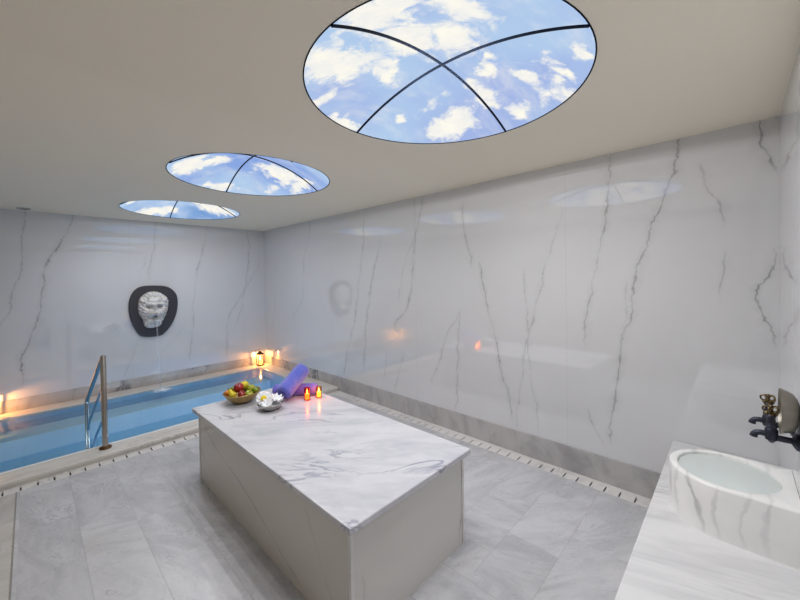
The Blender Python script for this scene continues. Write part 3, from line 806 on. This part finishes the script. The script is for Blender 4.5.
daisy(SB+Vector((-.040, -.034, .052)), (-.35, -.45, .9), .044, 8, 'white flower low at the front left of the silver bowl', False, .8)
daisy(SB+Vector((.030, .045, .066)), (.2, .3, 1), .046, 8, 'white flower behind the others in the silver bowl', False, .7)
bm = bmesh.new(); rows = []
for i in range(9):
    s_ = i/8; w = .011*math.sin(PI*(.06+.9*s_))
    p_ = Vector((-.012+.02*s_, -.050-.030*s_, .058+.030*math.sin(PI*s_*.8)-.012*s_))
    rows.append([p_+Vector((-w*.8, w*.4, 0)), p_+Vector((0, 0, -.003)), p_+Vector((w*.8, -w*.4, 0))])
vs = [[bm.verts.new(p) for p in rw] for rw in rows]
for x_, y_ in zip(vs, vs[1:]):
    for j in range(2): bm.faces.new((x_[j], x_[j+1], y_[j+1], y_[j]))
lf_ = obj('leaf', bm, M_leaf, smooth=60); lf_.location = SB; m_ = lf_.modifiers.new('thick', 'SOLIDIFY'); m_.thickness = .002
tag(lf_, 'small dark leaf between the white flowers in the silver bowl', 'leaf')

# ------------------------------------------------------------------ candle lanterns in the pool corners
def lantern(loc, label, power):
    t = thing('candle_lantern', label, 'lantern', loc)
    w = .052
    bm = bmesh.new(); box(bm, -w, w, -w, w, 0, .018); obj('base', bm, M_dark, t, bevel=.004)
    for sx, sy in ((-1, -1), (1, -1), (1, 1), (-1, 1)):
        bm = bmesh.new(); box(bm, sx*.046-.005, sx*.046+.005, sy*.046-.005, sy*.046+.005, .018, .20); obj('post', bm, M_dark, t)
    bm = bmesh.new(); rings(bm, [[(sx*w_, sy*w_, z_) for sx, sy in ((-1, -1), (1, -1), (1, 1), (-1, 1))] for w_, z_ in ((w, .20), (w, .208), (.022, .238), (.018, .25), (.006, .256))])
    obj('roof', bm, M_dark, t)
    bm = bmesh.new(); tube(bm, [(.030*math.cos(a*PI/12), 0, .250+.045*math.sin(a*PI/12)) for a in range(13)], .0035, 8); obj('handle', bm, M_dark, t, 60)
    bm = bmesh.new(); lathe(bm, [(.030, .018), (.030, .095), (.022, .098), (.003, .092)], 24); obj('candle', bm, M_wax, t, 40)
    bm = bmesh.new(); lathe(bm, [(.001, .098), (.010, .108), (.014, .122), (.009, .150), (.001, .176)], 16); obj('flame', bm, M_flame, t, 60)
    L_ = bpy.data.lights.new('lantern_light', 'POINT'); L_.energy = power; L_.color = (1, .40, .10); L_.shadow_soft_size = .010
    lo = bpy.data.objects.new('lantern_light', L_); C.objects.link(lo); lo.parent = t; lo.location = (0, 0, .187)
    return t
lantern((2.835, 6.205, CZ), 'lit candle lantern in the far corner of the pool edge', 9.0)
lantern((-.345, 6.225, CZ), 'lit candle lantern at the left end of the pool edge', 9.0)

# ------------------------------------------------------------------ lights
def lamp(name, loc, energy, col, soft=0.0, spot=False):
    L_ = bpy.data.lights.new(name, 'SPOT' if spot else 'POINT')
    if spot: L_.spot_size = math.radians(172); L_.spot_blend = 1.0
    L_.energy = energy; L_.color = col; L_.shadow_soft_size = soft
    lo = bpy.data.objects.new(name, L_); C.objects.link(lo); lo.location = loc; return lo
PW = ((7.0, 7.6), (3.0, 5.0), (2.3, 3.5))
for i, (cx, cy) in enumerate(CEN):
    spots = [(.20*math.cos(PI/2*(q+.5)), .20*math.sin(PI/2*(q+.5))) for q in range(4)] + [(.46*math.cos(PI/6*(q+.5)), .46*math.sin(PI/6*(q+.5))) for q in range(12)]
    for q, (dx, dy) in enumerate(spots):
        lamp('skylight_fill', (cx+dx, cy+dy, H+.045), PW[i][0 if q < 4 else 1], (1.0, .985, .975), spot=q >= 4)  # unseen fill lamps added inside the domes to strengthen the skylights
for x in (-.2, .95, 1.75, 2.5):
    lamp('underwater_lamp', (x, PY0+.35, -.30), 3.2, (.92, .97, 1.0))
W = bpy.data.worlds.new('World'); S.world = W; W.use_nodes = True
W.node_tree.nodes['Background'].inputs[0].default_value = (.02, .02, .02, 1)

# ------------------------------------------------------------------ camera
yaw, pitch, roll, f, cy_ = -.8099, -.0131, -.0167, 352.5949, 281.8407
F = Vector((-math.sin(yaw)*math.cos(pitch), math.cos(yaw)*math.cos(pitch), math.sin(pitch)))
r0 = Vector((math.cos(yaw), math.sin(yaw), 0)); u0 = r0.cross(F)
R_ = r0*math.cos(roll)+u0*math.sin(roll); U_ = -r0*math.sin(roll)+u0*math.cos(roll)
cam = bpy.data.cameras.new('camera'); co = bpy.data.objects.new('camera', cam); C.objects.link(co)
cam.sensor_width = 36; cam.sensor_fit = 'HORIZONTAL'; cam.lens = f*36/800; cam.shift_y = -(300-cy_)/800
cam.clip_start = .02
M = Matrix((R_, U_, -F)).transposed().to_4x4(); M.translation = (0, 0, 1.6)
co.matrix_world = M
S.camera = co

S.view_settings.view_transform = 'Standard'; S.view_settings.look = 'None'
S.view_settings.gamma = 1; S.view_settings.use_curve_mapping = False
S.view_settings.exposure = 0.0
S.cycles.max_bounces = 12; S.cycles.diffuse_bounces = 8; S.cycles.glossy_bounces = 5; S.cycles.transparent_max_bounces = 12
S.cycles.caustics_reflective = False; S.cycles.caustics_refractive = False
S.cycles.sample_clamp_indirect = 4.0
